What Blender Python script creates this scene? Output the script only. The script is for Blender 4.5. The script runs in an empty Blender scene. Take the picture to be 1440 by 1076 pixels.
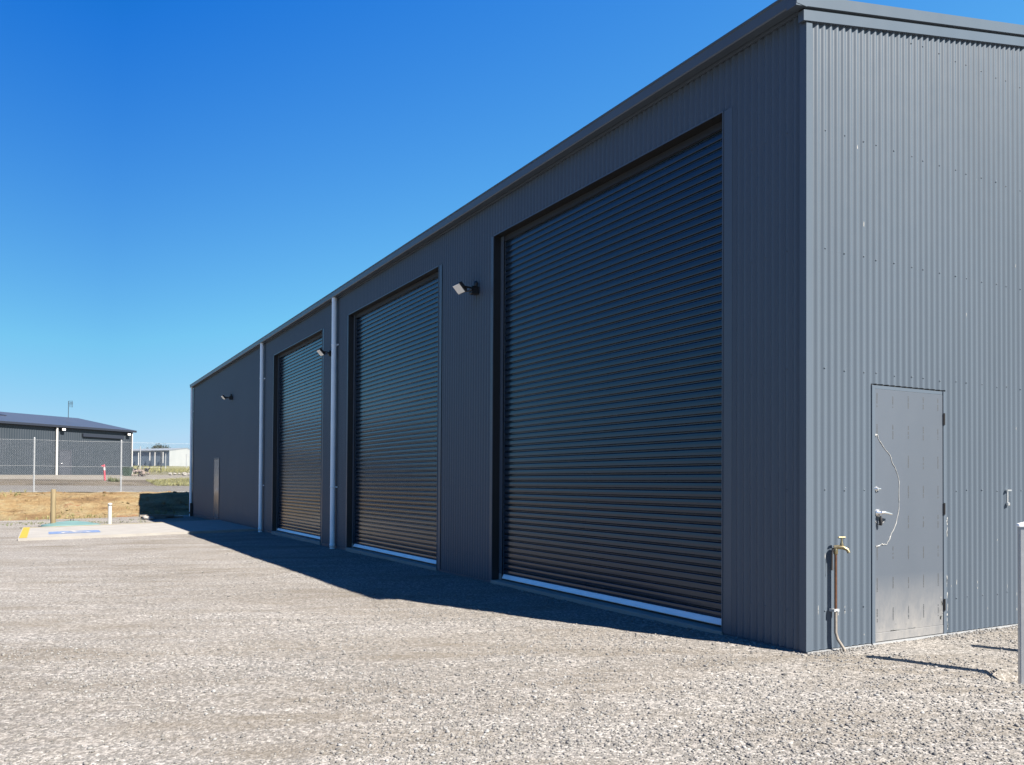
import bpy, math, random
import numpy as np
from mathutils import Vector, Matrix, noise

random.seed(7)
R = math.radians
scene = bpy.context.scene
col = scene.collection

# ------------------------------------------------------------------ camera
CAM = (4.49342, -5.11742, 1.28339); YAW = 1.05967; PIT = 0.01545; ROL = 0.00574
fw = Vector((-math.sin(YAW)*math.cos(PIT), math.cos(YAW)*math.cos(PIT), math.sin(PIT)))
rt = Vector((math.cos(YAW), math.sin(YAW), 0)); up = rt.cross(fw)
r2 = rt*math.cos(ROL)+up*math.sin(ROL); u2 = up*math.cos(ROL)-rt*math.sin(ROL)
cd = bpy.data.cameras.new('camera'); cam = bpy.data.objects.new('camera', cd); col.objects.link(cam)
m = Matrix((r2, u2, -fw)).transposed().to_4x4(); m.translation = Vector(CAM); cam.matrix_world = m
cd.sensor_width = 36.0; cd.lens = 1172.83/1440*36; cd.shift_y = (661.05-538)/1440
cd.clip_start = 0.05; cd.clip_end = 3000
scene.camera = cam

# ------------------------------------------------------------------ light
SUN = Vector((0.942*math.cos(R(46)), 0.335*math.cos(R(46)), math.sin(R(46)))).normalized()
ld = bpy.data.lights.new('sun', 'SUN'); lo = bpy.data.objects.new('sun', ld); col.objects.link(lo)
ld.energy = 5.0; ld.angle = R(0.5); ld.color = (1.0, 0.915, 0.80)
lo.rotation_euler = (-SUN).to_track_quat('-Z', 'Y').to_euler(); lo.location = (20, 8, 25)
w = bpy.data.worlds.new('World'); scene.world = w; w.use_nodes = True
nt = w.node_tree; bg = nt.nodes['Background']
sky = nt.nodes.new('ShaderNodeTexSky'); sky.sky_type = 'NISHITA'; sky.sun_disc = False
sky.sun_elevation = R(46); sky.sun_rotation = math.atan2(0.942, 0.335)
sky.air_density = 1.0; sky.dust_density = 0.3; sky.ozone_density = 3.0; sky.altitude = 100
# colour response of the sky: deep saturated blue overhead, pale cyan at the horizon
def wm(op, a, b):
    n = nt.nodes.new('ShaderNodeMath'); n.operation = op
    for i, v in enumerate((a, b)):
        if hasattr(v, 'is_linked'): nt.links.new(v, n.inputs[i])
        else: n.inputs[i].default_value = v
    return n.outputs[0]
sep = nt.nodes.new('ShaderNodeSeparateColor'); nt.links.new(sky.outputs[0], sep.inputs[0]); cmb = nt.nodes.new('ShaderNodeCombineColor')
EXPO = 1.85; SKY = 0.05; K = 1.0/(SKY*2**EXPO)
gen = nt.nodes.new('ShaderNodeTexCoord'); sxyz = nt.nodes.new('ShaderNodeSeparateXYZ'); nt.links.new(gen.outputs['Generated'], sxyz.inputs[0])
glow = wm('ADD', wm('MULTIPLY', wm('MAXIMUM', wm('SUBTRACT', sxyz.outputs['Y'], 0.06), 0.0), 1.25), 1.0)   # brighter half of the sky
r_, g_, b_ = (wm('MULTIPLY', wm('MULTIPLY', sep.outputs[i], 0.1), glow) for i in range(3))
r_ = wm('MINIMUM', wm('MAXIMUM', wm('MULTIPLY', wm('SUBTRACT', r_, 0.09), 0.75), 0.003), 0.46)
g_ = wm('MINIMUM', wm('MINIMUM', wm('MULTIPLY', wm('SUBTRACT', g_, 0.03), 1.15), wm('ADD', wm('MULTIPLY', g_, 0.42), 0.35)), 0.70)
b_ = wm('MINIMUM', wm('MINIMUM', wm('MULTIPLY', b_, 1.96), wm('MULTIPLY', wm('POWER', b_, 0.33), 0.98)), 0.92)
for i, c_ in enumerate((r_, g_, b_)): nt.links.new(wm('MULTIPLY', wm('MAXIMUM', c_, 0.002), K), cmb.inputs[i])
nt.links.new(cmb.outputs[0], bg.inputs['Color']); bg.inputs['Strength'].default_value = SKY
vs = scene.view_settings
scene.display_settings.display_device = 'sRGB'
vs.view_transform = 'Standard'; vs.look = 'None'; vs.exposure = EXPO; vs.gamma = 1.0; vs.use_curve_mapping = False

# ------------------------------------------------------------------ materials
def new_mat(name, colr, rough=0.6, metal=0.0, spec=0.5):
    mt = bpy.data.materials.new(name); mt.use_nodes = True
    b = mt.node_tree.nodes['Principled BSDF']
    b.inputs['Base Color'].default_value = (*colr, 1); b.inputs['Roughness'].default_value = rough
    b.inputs['Metallic'].default_value = metal; b.inputs['Specular IOR Level'].default_value = spec
    return mt
def nd(mt, t, **kw):
    n = mt.node_tree.nodes.new(t)
    for k, v in kw.items():
        if hasattr(n, k): setattr(n, k, v)
        else: n.inputs[k].default_value = v
    return n
def lk(mt, a, b): mt.node_tree.links.new(a, b)
def bsdf(mt): return mt.node_tree.nodes['Principled BSDF']
def coords(mt, scale=(1, 1, 1)):
    tc = nd(mt, 'ShaderNodeTexCoord'); mp = nd(mt, 'ShaderNodeMapping')
    mp.inputs['Scale'].default_value = scale; lk(mt, tc.outputs['Object'], mp.inputs[0]); return mp.outputs[0]
def rot_coords(mt, scale):      # x axis along the wheel-dragged streaks, about parallel to the kerb line of the photo
    tc = nd(mt, 'ShaderNodeTexCoord'); m1 = nd(mt, 'ShaderNodeMapping'); m1.inputs['Rotation'].default_value = (0, 0, -1.06); lk(mt, tc.outputs['Object'], m1.inputs[0])
    m2 = nd(mt, 'ShaderNodeMapping'); m2.inputs['Scale'].default_value = scale; lk(mt, m1.outputs[0], m2.inputs[0]); return m2.outputs[0]
def ramp(mt, fac, stops):
    r = nd(mt, 'ShaderNodeValToRGB'); e = r.color_ramp.elements
    e[0].position, e[0].color = stops[0][0], (*stops[0][1], 1)
    e[1].position, e[1].color = stops[-1][0], (*stops[-1][1], 1)
    for p, c in stops[1:-1]:
        q = e.new(p); q.color = (*c, 1)
    lk(mt, fac, r.inputs[0]); return r.outputs[0]
def nz(mt, vec, scale, detail=4, rough=0.55):
    n = nd(mt, 'ShaderNodeTexNoise'); n.inputs['Scale'].default_value = scale
    n.inputs['Detail'].default_value = detail; n.inputs['Roughness'].default_value = rough
    lk(mt, vec, n.inputs['Vector']); return n.outputs['Fac']
def mixc(mt, fac, a, b, mode='MIX'):
    n = nd(mt, 'ShaderNodeMix', data_type='RGBA', blend_type=mode)
    for s, i in ((fac, 0), (a, 6), (b, 7)):
        if hasattr(s, 'is_linked'): lk(mt, s, n.inputs[i])
        elif i == 0: n.inputs[0].default_value = s
        else: n.inputs[i].default_value = (*s, 1)
    return n.outputs[2]
def bump(mt, h, strength=0.5, dist=0.01):
    b = nd(mt, 'ShaderNodeBump'); b.inputs['Strength'].default_value = strength
    b.inputs['Distance'].default_value = dist; lk(mt, h, b.inputs['Height']); lk(mt, b.outputs[0], bsdf(mt).inputs['Normal'])
def mottled(name, a, b, scale, rough=0.6, metal=0.0, bs=0.0, bd=0.005, vscale=(1, 1, 1), spec=0.5):
    mt = new_mat(name, a, rough, metal, spec); v = coords(mt, vscale); f = nz(mt, v, scale)
    lk(mt, ramp(mt, f, [(0.35, a), (0.65, b)]), bsdf(mt).inputs['Base Color'])
    if bs: bump(mt, f, bs, bd)
    return mt

def steel(name, base, rough, dust=0.0, metal=0.8, spec=0.5):
    mt = new_mat(name, base, rough, metal, spec); v = coords(mt, (1, 1, 0.25))
    f = nz(mt, v, 1.7, 5); c = tuple(x*0.96 for x in base); d = tuple(x*1.04 for x in base)
    out = ramp(mt, f, [(0.3, c), (0.7, d)])
    if dust:   # splashed dust band of dried mud at the foot of the sheets
        tc = nd(mt, 'ShaderNodeTexCoord'); sp = nd(mt, 'ShaderNodeSeparateXYZ'); lk(mt, tc.outputs['Object'], sp.inputs[0])
        mr = nd(mt, 'ShaderNodeMapRange'); mr.inputs['From Min'].default_value = 0.55; mr.inputs['From Max'].default_value = 0.0
        lk(mt, sp.outputs['Z'], mr.inputs['Value'])
        f2 = nz(mt, coords(mt, (1, 1, 0.5)), 9, 6, 0.7); mu = nd(mt, 'ShaderNodeMath', operation='MULTIPLY')
        lk(mt, mr.outputs[0], mu.inputs[0]); lk(mt, f2, mu.inputs[1])
        m2 = nd(mt, 'ShaderNodeMath', operation='MULTIPLY'); lk(mt, mu.outputs[0], m2.inputs[0]); m2.inputs[1].default_value = dust
        out = mixc(mt, m2.outputs[0], out, (0.42, 0.39, 0.35))
    lk(mt, out, bsdf(mt).inputs['Base Color'])
    rr = ramp(mt, nz(mt, coords(mt), 6, 4), [(0.3, (rough*0.96,)*3), (0.7, (rough*1.05,)*3)])
    lk(mt, rr, bsdf(mt).inputs['Roughness'])
    return mt

M = {}
M['wall'] = steel('painted_steel', (0.063, 0.081, 0.105), 0.36, 0.0, 0.0, 0.28)
M['trim'] = steel('painted_flashing', (0.063, 0.081, 0.105), 0.36, 0.0, 0.0, 0.28)
M['curtain'] = steel('painted_slats', (0.018, 0.032, 0.052), 0.17, 0.0, 0.3)
M['doorleaf'] = steel('filmed_door', (0.057, 0.070, 0.091), 0.5, 0.6, 0.1)
M['glossdoor'] = new_mat('gloss_door', (0.159, 0.166, 0.177), 0.2)
M['film'] = new_mat('film_ink', (0.038, 0.042, 0.047), 0.6)
M['chalk'] = mottled('chalk_white', (0.285, 0.288, 0.288), (0.190, 0.197, 0.197), 30, 0.8)
M['smudge'] = new_mat('smudge', (0.130, 0.137, 0.141), 0.8)
M['pipe'] = mottled('pipe_paint', (0.70, 0.78, 0.84), (0.64, 0.72, 0.79), 3, 0.3)
M['galv'] = mottled('galvanised', (0.330, 0.345, 0.361), (0.283, 0.298, 0.314), 14, 0.38, 0.3)
M['alu'] = mottled('aluminium', (0.86, 0.88, 0.90), (0.74, 0.77, 0.80), 5, 0.35, vscale=(1, 1, 6))
M['black'] = new_mat('rubber', (0.007, 0.007, 0.009), 0.6)
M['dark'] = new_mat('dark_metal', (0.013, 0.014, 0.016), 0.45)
M['lens'] = new_mat('lamp_lens', (0.820, 0.800, 0.760), 0.25)
M['chrome'] = new_mat('satin_metal', (0.750, 0.740, 0.720), 0.25, 0.9)
M['copper'] = mottled('copper_pipe', (0.171, 0.083, 0.049), (0.107, 0.057, 0.038), 25, 0.4, 0.7)
M['sleeve'] = mottled('weathered_sleeve', (0.20, 0.18, 0.155), (0.13, 0.115, 0.10), 25, 0.6)
M['brass'] = mottled('brass', (0.273, 0.228, 0.137), (0.209, 0.174, 0.102), 40, 0.35, 0.8)
M['concrete'] = mottled('concrete', (0.228, 0.221, 0.206), (0.199, 0.191, 0.180), 2.5, 0.85, bs=0.2, bd=0.003)
M['footing'] = mottled('footing_concrete', (0.221, 0.213, 0.193), (0.159, 0.152, 0.137), 14, 0.9, bs=0.6, bd=0.01)
M['yellow'] = mottled('yellow_paint', (0.304, 0.228, 0.012), (0.273, 0.197, 0.012), 8, 0.6)
M['blue'] = mottled('blue_paint', (0.055, 0.105, 0.235), (0.13, 0.17, 0.26), 14, 0.7)
M['white'] = mottled('white_paint', (0.382, 0.382, 0.377), (0.343, 0.343, 0.338), 8, 0.6)
M['timber'] = mottled('timber', (0.171, 0.137, 0.076), (0.130, 0.099, 0.053), 6, 0.75, bs=0.4, bd=0.004, vscale=(3, 3, 0.4))
M['plank'] = mottled('plank_wood', (0.152, 0.137, 0.114), (0.099, 0.088, 0.076), 8, 0.8, vscale=(0.5, 3, 3))
M['teal'] = mottled('teal_plastic', (0.076, 0.144, 0.137), (0.099, 0.167, 0.159), 4, 0.5)
M['pvc'] = new_mat('white_pvc', (0.382, 0.377, 0.367), 0.4)
M['binplastic'] = mottled('green_plastic', (0.019, 0.038, 0.027), (0.027, 0.049, 0.035), 6, 0.5)
M['pink'] = new_mat('pink_red', (0.273, 0.027, 0.046), 0.5)
M['shedwall'] = mottled('shed_wall', (0.018, 0.026, 0.036), (0.022, 0.030, 0.041), 0.7, 0.5)
M['shedroof'] = mottled('shed_roof', (0.036, 0.042, 0.055), (0.042, 0.047, 0.060), 0.5, 0.4)
M['navy'] = new_mat('dark_louvre', (0.012, 0.016, 0.027), 0.5)
M['farwall_haze'] = mottled('far_wall_haze', (0.095, 0.135, 0.185), (0.105, 0.145, 0.195), 0.3, 0.6)  # distance haze put into the colour: side wall lightened and blued
M['farpale_haze'] = mottled('far_pale_haze', (0.31, 0.33, 0.335), (0.34, 0.355, 0.36), 0.3, 0.6)  # gable colour lifted paler, also standing in for distance haze
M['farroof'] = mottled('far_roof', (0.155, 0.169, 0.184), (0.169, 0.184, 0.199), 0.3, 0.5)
M['rock'] = mottled('pale_rock', (0.235, 0.228, 0.213), (0.171, 0.163, 0.152), 5, 0.9, bs=0.5, bd=0.03)
M['rubble'] = mottled('rubble', (0.209, 0.159, 0.144), (0.114, 0.099, 0.095), 6, 0.9)
M['leaf'] = mottled('leaf', (0.027, 0.038, 0.019), (0.042, 0.049, 0.027), 1.5, 0.7)
M['bark'] = mottled('bark', (0.046, 0.035, 0.027), (0.076, 0.057, 0.038), 6, 0.9)
def grass_mat(name, a, b):
    mt = new_mat(name, a, 0.7); g = nd(mt, 'ShaderNodeNewGeometry')
    lk(mt, ramp(mt, g.outputs['Random Per Island'], [(0, a), (1, b)]), bsdf(mt).inputs['Base Color']); return mt
M['grass'] = grass_mat('dry_grass', (0.204, 0.188, 0.071), (0.118, 0.126, 0.047))
M['weed'] = grass_mat('weed_green', (0.063, 0.094, 0.031), (0.126, 0.126, 0.055))

# crushed-rock surface: individual stones as cells, sandy patches, dragged streaks
def gravel():
    mt = new_mat('crushed_rock', (0.132, 0.132, 0.127), 0.9, 0, 0.25); v = coords(mt)
    v1 = nd(mt, 'ShaderNodeTexVoronoi'); v1.inputs['Scale'].default_value = 62; lk(mt, v, v1.inputs['Vector'])
    v2 = nd(mt, 'ShaderNodeTexVoronoi'); v2.inputs['Scale'].default_value = 135; lk(mt, v, v2.inputs['Vector'])
    s1 = nd(mt, 'ShaderNodeSeparateColor'); lk(mt, v1.outputs['Color'], s1.inputs[0])
    s2 = nd(mt, 'ShaderNodeSeparateColor'); lk(mt, v2.outputs['Color'], s2.inputs[0])
    stone = ramp(mt, s1.outputs[0], [(0.0, (0.107, 0.104, 0.099)), (0.12, (0.180, 0.172, 0.162)), (0.45, (0.244, 0.231, 0.219)), (0.8, (0.303, 0.290, 0.275)), (1.0, (0.386, 0.375, 0.358))])
    grit = ramp(mt, s2.outputs[0], [(0.0, (0.085, 0.081, 0.075)), (0.4, (0.135, 0.130, 0.124)), (1.0, (0.181, 0.177, 0.169))])
    f = nz(mt, v, 30, 3)
    c = mixc(mt, ramp(mt, f, [(0.45, (0, 0, 0)), (0.55, (1, 1, 1))]), stone, grit)
    sand = ramp(mt, nz(mt, v, 90, 3, 0.7), [(0.3, (0.085, 0.071, 0.052)), (0.7, (0.147, 0.129, 0.104))])
    big = nz(mt, rot_coords(mt, (0.45, 1.3, 1)), 0.8, 7, 0.66)
    drag = nz(mt, rot_coords(mt, (0.6, 2.6, 1)), 1.3, 8, 0.76)
    mm = nd(mt, 'ShaderNodeMath', operation='MULTIPLY'); lk(mt, big, mm.inputs[0]); lk(mt, drag, mm.inputs[1])
    c = mixc(mt, ramp(mt, mm.outputs[0], [(0.18, (0, 0, 0)), (0.38, (0.78,)*3)]), c, sand)
    tone = ramp(mt, nz(mt, rot_coords(mt, (0.7, 1.1, 1)), 0.34, 8, 0.66), [(0.30, (0.80, 0.79, 0.78)), (0.68, (1.03, 1.03, 1.03))])
    c = mixc(mt, 1.0, c, tone, 'MULTIPLY')
    lk(mt, c, bsdf(mt).inputs['Base Color'])
    h1 = ramp(mt, v1.outputs['Distance'], [(0.0, (1,)*3), (0.75, (0,)*3)])
    h2 = ramp(mt, v2.outputs['Distance'], [(0.0, (0.45,)*3), (0.75, (0,)*3)])
    hh = mixc(mt, 0.5, h1, h2, 'ADD')
    bump(mt, hh, 0.55, 0.010)
    return mt
M['gravel'] = gravel()
def stone_mat():
    mt = new_mat('loose_stone', (0.136, 0.143, 0.149), 0.9, 0, 0.25); g = nd(mt, 'ShaderNodeNewGeometry')
    c = ramp(mt, g.outputs['Random Per Island'], [(0, (0.081, 0.080, 0.079)), (0.10, (0.117, 0.115, 0.113)), (0.45, (0.146, 0.143, 0.141)), (0.75, (0.172, 0.166, 0.156)), (0.92, (0.196, 0.197, 0.196)), (1, (0.226, 0.228, 0.229))])
    f = ramp(mt, nz(mt, coords(mt), 140, 3), [(0.3, (0.8,)*3), (0.7, (1.1,)*3)])
    lk(mt, mixc(mt, 1.0, c, f, 'MULTIPLY'), bsdf(mt).inputs['Base Color']); return mt
M['stone'] = stone_mat()
def soil(name, stops, sc, bs=0.8, bd=0.05, vs_=(1, 1, 1)):
    mt = new_mat(name, stops[0][1], 0.95, 0, 0.15); v = coords(mt, vs_); f = nz(mt, v, sc, 8, 0.65)
    c = ramp(mt, f, stops)
    g = ramp(mt, nz(mt, coords(mt), sc*9, 5, 0.7), [(0.3, (0.75,)*3), (0.7, (1.12,)*3)])
    lk(mt, mixc(mt, 1.0, c, g, 'MULTIPLY'), bsdf(mt).inputs['Base Color']); bump(mt, nz(mt, coords(mt), sc*4, 8, 0.7), bs, bd); return mt
M['bank'] = soil('clay_bank', [(0.28, (0.075, 0.050, 0.028)), (0.40, (0.150, 0.098, 0.050)), (0.48, (0.190, 0.135, 0.070)), (0.56, (0.205, 0.165, 0.095)), (0.64, (0.170, 0.086, 0.045)), (0.72, (0.19, 0.132, 0.066)), (0.85, (0.22, 0.19, 0.13))], 1.1, 1.0, 0.16, (1.0, 0.5, 2.4))
M['verge'] = soil('sandy_verge', [(0.3, (0.125, 0.107, 0.077)), (0.7, (0.162, 0.140, 0.107))], 0.5)
M['road'] = soil('sealed_road', [(0.3, (0.099, 0.093, 0.086)), (0.7, (0.125, 0.118, 0.107))], 0.25, 0.2, 0.01)
M['berm'] = soil('dark_soil', [(0.35, (0.044, 0.037, 0.029)), (0.55, (0.088, 0.074, 0.055)), (0.7, (0.125, 0.107, 0.081))], 0.35)
M['field'] = soil('dry_field', [(0.3, (0.074, 0.070, 0.044)), (0.5, (0.110, 0.103, 0.063)), (0.7, (0.088, 0.088, 0.048))], 0.12)
M['forecourt'] = soil('forecourt', [(0.3, (0.132, 0.121, 0.103)), (0.7, (0.162, 0.151, 0.132))], 0.3)

# ------------------------------------------------------------------ mesh tools
class MB:
    def __init__(s): s.v = []; s.f = []; s.sm = []
    def add(s, vs, fs, smooth=False):
        o = len(s.v); s.v += [tuple(v) for v in vs]; s.f += [tuple(i+o for i in f) for f in fs]; s.sm += [smooth]*len(fs); return s
    def box(s, a, b, M_=None):
        (x0, y0, z0), (x1, y1, z1) = a, b
        vs = [(x0,y0,z0),(x1,y0,z0),(x1,y1,z0),(x0,y1,z0),(x0,y0,z1),(x1,y0,z1),(x1,y1,z1),(x0,y1,z1)]
        if M_ is not None: vs = [M_ @ Vector(v) for v in vs]
        return s.add(vs, [(0,3,2,1),(4,5,6,7),(0,1,5,4),(1,2,6,5),(2,3,7,6),(3,0,4,7)])
    def bbox(s, a, b, bev, M_=None):          # bevelled box (vertical and horizontal chamfers)
        (x0,y0,z0),(x1,y1,z1) = a, b; e = bev
        def ring(z, i): return [(x0+i+e,y0+i,z),(x1-i-e,y0+i,z),(x1-i,y0+i+e,z),(x1-i,y1-i-e,z),(x1-i-e,y1-i,z),(x0+i+e,y1-i,z),(x0+i,y1-i-e,z),(x0+i,y0+i+e,z)]
        vs = ring(z0, e)+ring(z0+e, 0)+ring(z1-e, 0)+ring(z1, e)
        if M_ is not None: vs = [M_ @ Vector(v) for v in vs]
        fs = [tuple(range(7,-1,-1)), tuple(range(24,32))]
        for k in range(3):
            for i in range(8): j = (i+1)%8; fs.append((k*8+i, k*8+j, k*8+8+j, k*8+8+i))
        return s.add(vs, fs)
    def tube(s, pts, r, n=12, cap=True, smooth=True):
        pts = [Vector(p) for p in pts]; rs = r if isinstance(r, (list, tuple)) else [r]*len(pts); vs = []; fs = []
        t0 = (pts[1]-pts[0]).normalized(); a = Vector((0,0,1)) if abs(t0.z) < 0.9 else Vector((1,0,0)); nrm = t0.cross(a).normalized()
        for i, p in enumerate(pts):
            t = ((pts[min(i+1,len(pts)-1)]-pts[max(i-1,0)])).normalized()
            nrm = (nrm - t*nrm.dot(t)).normalized(); bn = t.cross(nrm)
            for k in range(n):
                q = 2*math.pi*k/n; vs.append(p+(nrm*math.cos(q)+bn*math.sin(q))*rs[i])
        for i in range(len(pts)-1):
            for k in range(n): k2 = (k+1)%n; fs.append((i*n+k, i*n+k2, (i+1)*n+k2, (i+1)*n+k))
        s.add(vs, fs, smooth)
        if cap:
            L = (len(pts)-1)*n; s.add(vs[:n], [tuple(range(n-1,-1,-1))]); s.add(vs[L:], [tuple(range(n))])
        return s
    def lathe(s, prof, c=(0,0,0), n=20, M_=None):
        vs = []; fs = []
        for r, z in prof:
            for k in range(n): q = 2*math.pi*k/n; vs.append((c[0]+r*math.cos(q), c[1]+r*math.sin(q), c[2]+z))
        if M_ is not None: vs = [M_ @ Vector(v) for v in vs]
        for i in range(len(prof)-1):
            for k in range(n): k2 = (k+1)%n; fs.append((i*n+k, i*n+k2, (i+1)*n+k2, (i+1)*n+k))
        s.add(vs, fs, True)
        L = (len(prof)-1)*n; s.add(vs[:n], [tuple(range(n-1,-1,-1))]); s.add(vs[L:], [tuple(range(n))])
        return s
    def prism(s, prof, p0, p1, ax_u, ax_v):   # profile (u,v) swept from p0 to p1
        p0, p1, U, V_ = Vector(p0), Vector(p1), Vector(ax_u), Vector(ax_v); n = len(prof)
        vs = [p0+U*a+V_*b for a, b in prof]+[p1+U*a+V_*b for a, b in prof]
        fs = [(i, (i+1)%n, n+(i+1)%n, n+i) for i in range(n)]
        return s.add(vs, fs+[tuple(range(n-1,-1,-1)), tuple(range(n, 2*n))])
    def chunk(s, c, r, seed=0, sq=0.6, n=9):
        rnd = random.Random(seed); vs = []; fs = []
        rows = 5
        for i in range(rows):
            th = math.pi*(i+0.5)/rows
            for k in range(n):
                q = 2*math.pi*k/n; rr = r*(0.75+0.45*rnd.random())
                vs.append((c[0]+rr*math.sin(th)*math.cos(q), c[1]+rr*math.sin(th)*math.sin(q), c[2]+rr*sq*math.cos(th)))
        for i in range(rows-1):
            for k in range(n): k2=(k+1)%n; fs.append((i*n+k, (i+1)*n+k, (i+1)*n+k2, i*n+k2))
        fs.append(tuple(range(n))); fs.append(tuple((rows-1)*n+k for k in range(n-1,-1,-1)))
        return s.add(vs, fs)
    def build(s, name, mt, parent=None):
        me = bpy.data.meshes.new(name); me.from_pydata(s.v, [], s.f); me.update()
        me.polygons.foreach_set('use_smooth', s.sm); me.materials.append(mt)
        o = bpy.data.objects.new(name, me); col.objects.link(o)
        if parent is not None: o.parent = parent
        return o
def empty(name, loc=(0,0,0), rz=0.0):
    o = bpy.data.objects.new(name, None); o.empty_display_size = 0.3; col.objects.link(o); o.location = loc; o.rotation_euler = (0,0,rz); return o
def tag(o, label=None, cat=None, group=None, kind=None):
    for k, v in (('label', label), ('category', cat), ('group', group), ('kind', kind)):
        if v: o[k] = v
    return o
def copy_tree(o, parent=None):
    c = o.copy(); col.objects.link(c)
    if parent is not None: c.parent = parent
    for ch in list(o.children):
        if ch.name in scene.objects: copy_tree(ch, c)
    return c

# ------------------------------------------------------------------ terrain
def N2(x, y, s, seed=0): return noise.noise(Vector((x*s+seed*7.3, y*s-seed*3.1, seed*1.7)))
def sstep(a, b, x): t = min(1, max(0, (x-a)/(b-a))); return t*t*(3-2*t)
XF = -31.4; XT = -34.7
def yard(x, y):
    z = -0.013-0.0027*min(30, max(0, -x))-0.02*min(6.5, max(0, -y))
    near = 1.0 if x > -34 else 0
    z += 0.010*N2(x, y, 0.9, 1)+0.006*N2(x, y, 3.1, 2)+0.0035*N2(x, y, 9.0, 3)
    z += 0.03*N2(x, y, 0.12, 4)*sstep(1.5, 9, abs(y+0.0)) 
    for bx, by, a, s in ((1.266, 0.689, 0.085, 0.17), (1.32, 1.83, 0.03, 0.15)):
        d = math.hypot(x-bx, y-by); z -= a*(1-sstep(s*0.85, s*1.5, d))
    return z
def bankz(x, y):
    t = (XF-x)/(XF-XT); e = sstep(0, 1, t)
    z0 = yard(XF, y); z = z0+(0.80-z0)*(0.35*t+0.65*e)
    k = math.sin(math.pi*min(1, max(0, t)))
    return z+k*(0.20*N2(x, y, 0.55, 5)+0.15*N2(x, y, 1.5, 6)+0.09*N2(x, y, 3.9, 7))+0.05*t*N2(x, y, 2.3, 14)
def prof(x):
    P = [(XT, 0.80), (-37.0, 0.73), (-38.6, 0.72), (-50.0, 0.97), (-53.5, 1.16), (-58.5, 1.32), (-64, 1.60), (-80, 1.85), (-88, 2.2), (-200, 4.6), (-260, 5.0), (-900, 5.0)]
    for (a, za), (b, zb) in zip(P, P[1:]):
        if x <= a and x >= b: return za+(zb-za)*(a-x)/(a-b)
    return P[0][1] if x > XT else P[-1][1]
def farz(x, y):
    z = prof(x)
    if -50.2 > x > -59: z += 0.12*math.sin(math.pi*(-50.2-x)/8.8)*N2(x, y, 0.35, 8)
    return z
def axis(parts):
    out = []
    for a, b, n in parts: out += list(np.linspace(a, b, n, endpoint=False))
    out.append(parts[-1][1]); return out
def geo(a, b, n): return list(np.geomspace(a, b, n))
def sheet(name, xs, ys, fn, mt):
    nx, ny = len(xs), len(ys)
    vs = [(x, y, fn(x, y)) for x in xs for y in ys]
    fs = [(i*ny+j, (i+1)*ny+j, (i+1)*ny+j+1, i*ny+j+1) for i in range(nx-1) for j in range(ny-1)]
    b = MB(); b.add(vs, fs, True); o = b.build(name, mt); tag(o, kind='structure'); return o
ysN = [-700, -350, -180, -100, -60, -40, -28, -20, -14, -11] + axis([(-9, 3, 170)]) + [4, 5.5, 8, 12, 18, 28, 45, 80, 160, 350, 700]
xsN = axis([(XF, -9, 75), (-9, 5, 200)]) + [6, 8, 11, 16, 24, 36, 60, 110, 220, 700]
sheet('gravel_yard', xsN, ysN, yard, M['gravel'])
ysB = [-700, -300, -120, -60, -35, -20] + axis([(-14, 8, 110)]) + [14, 25, 50, 120, 350, 700]
sheet('earth_bank', list(np.linspace(XT, XF, 26)), ysB, bankz, M['bank'])
sheet('sandy_verge', list(np.linspace(-38.6, XT, 7)), ysB, farz, M['verge'])
sheet('road', list(np.linspace(-50.2, -38.6, 5)), ysB, farz, M['road'])
sheet('soil_verge', list(np.linspace(-59, -50.2, 16)), ysB, farz, M['berm'])
sheet('forecourt', list(np.linspace(-80, -59, 8)), ysB, farz, M['forecourt'])
sheet('field', [-900, -600, -400, -260, -200, -140, -88, -80], ysB, farz, M['field'])

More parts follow.
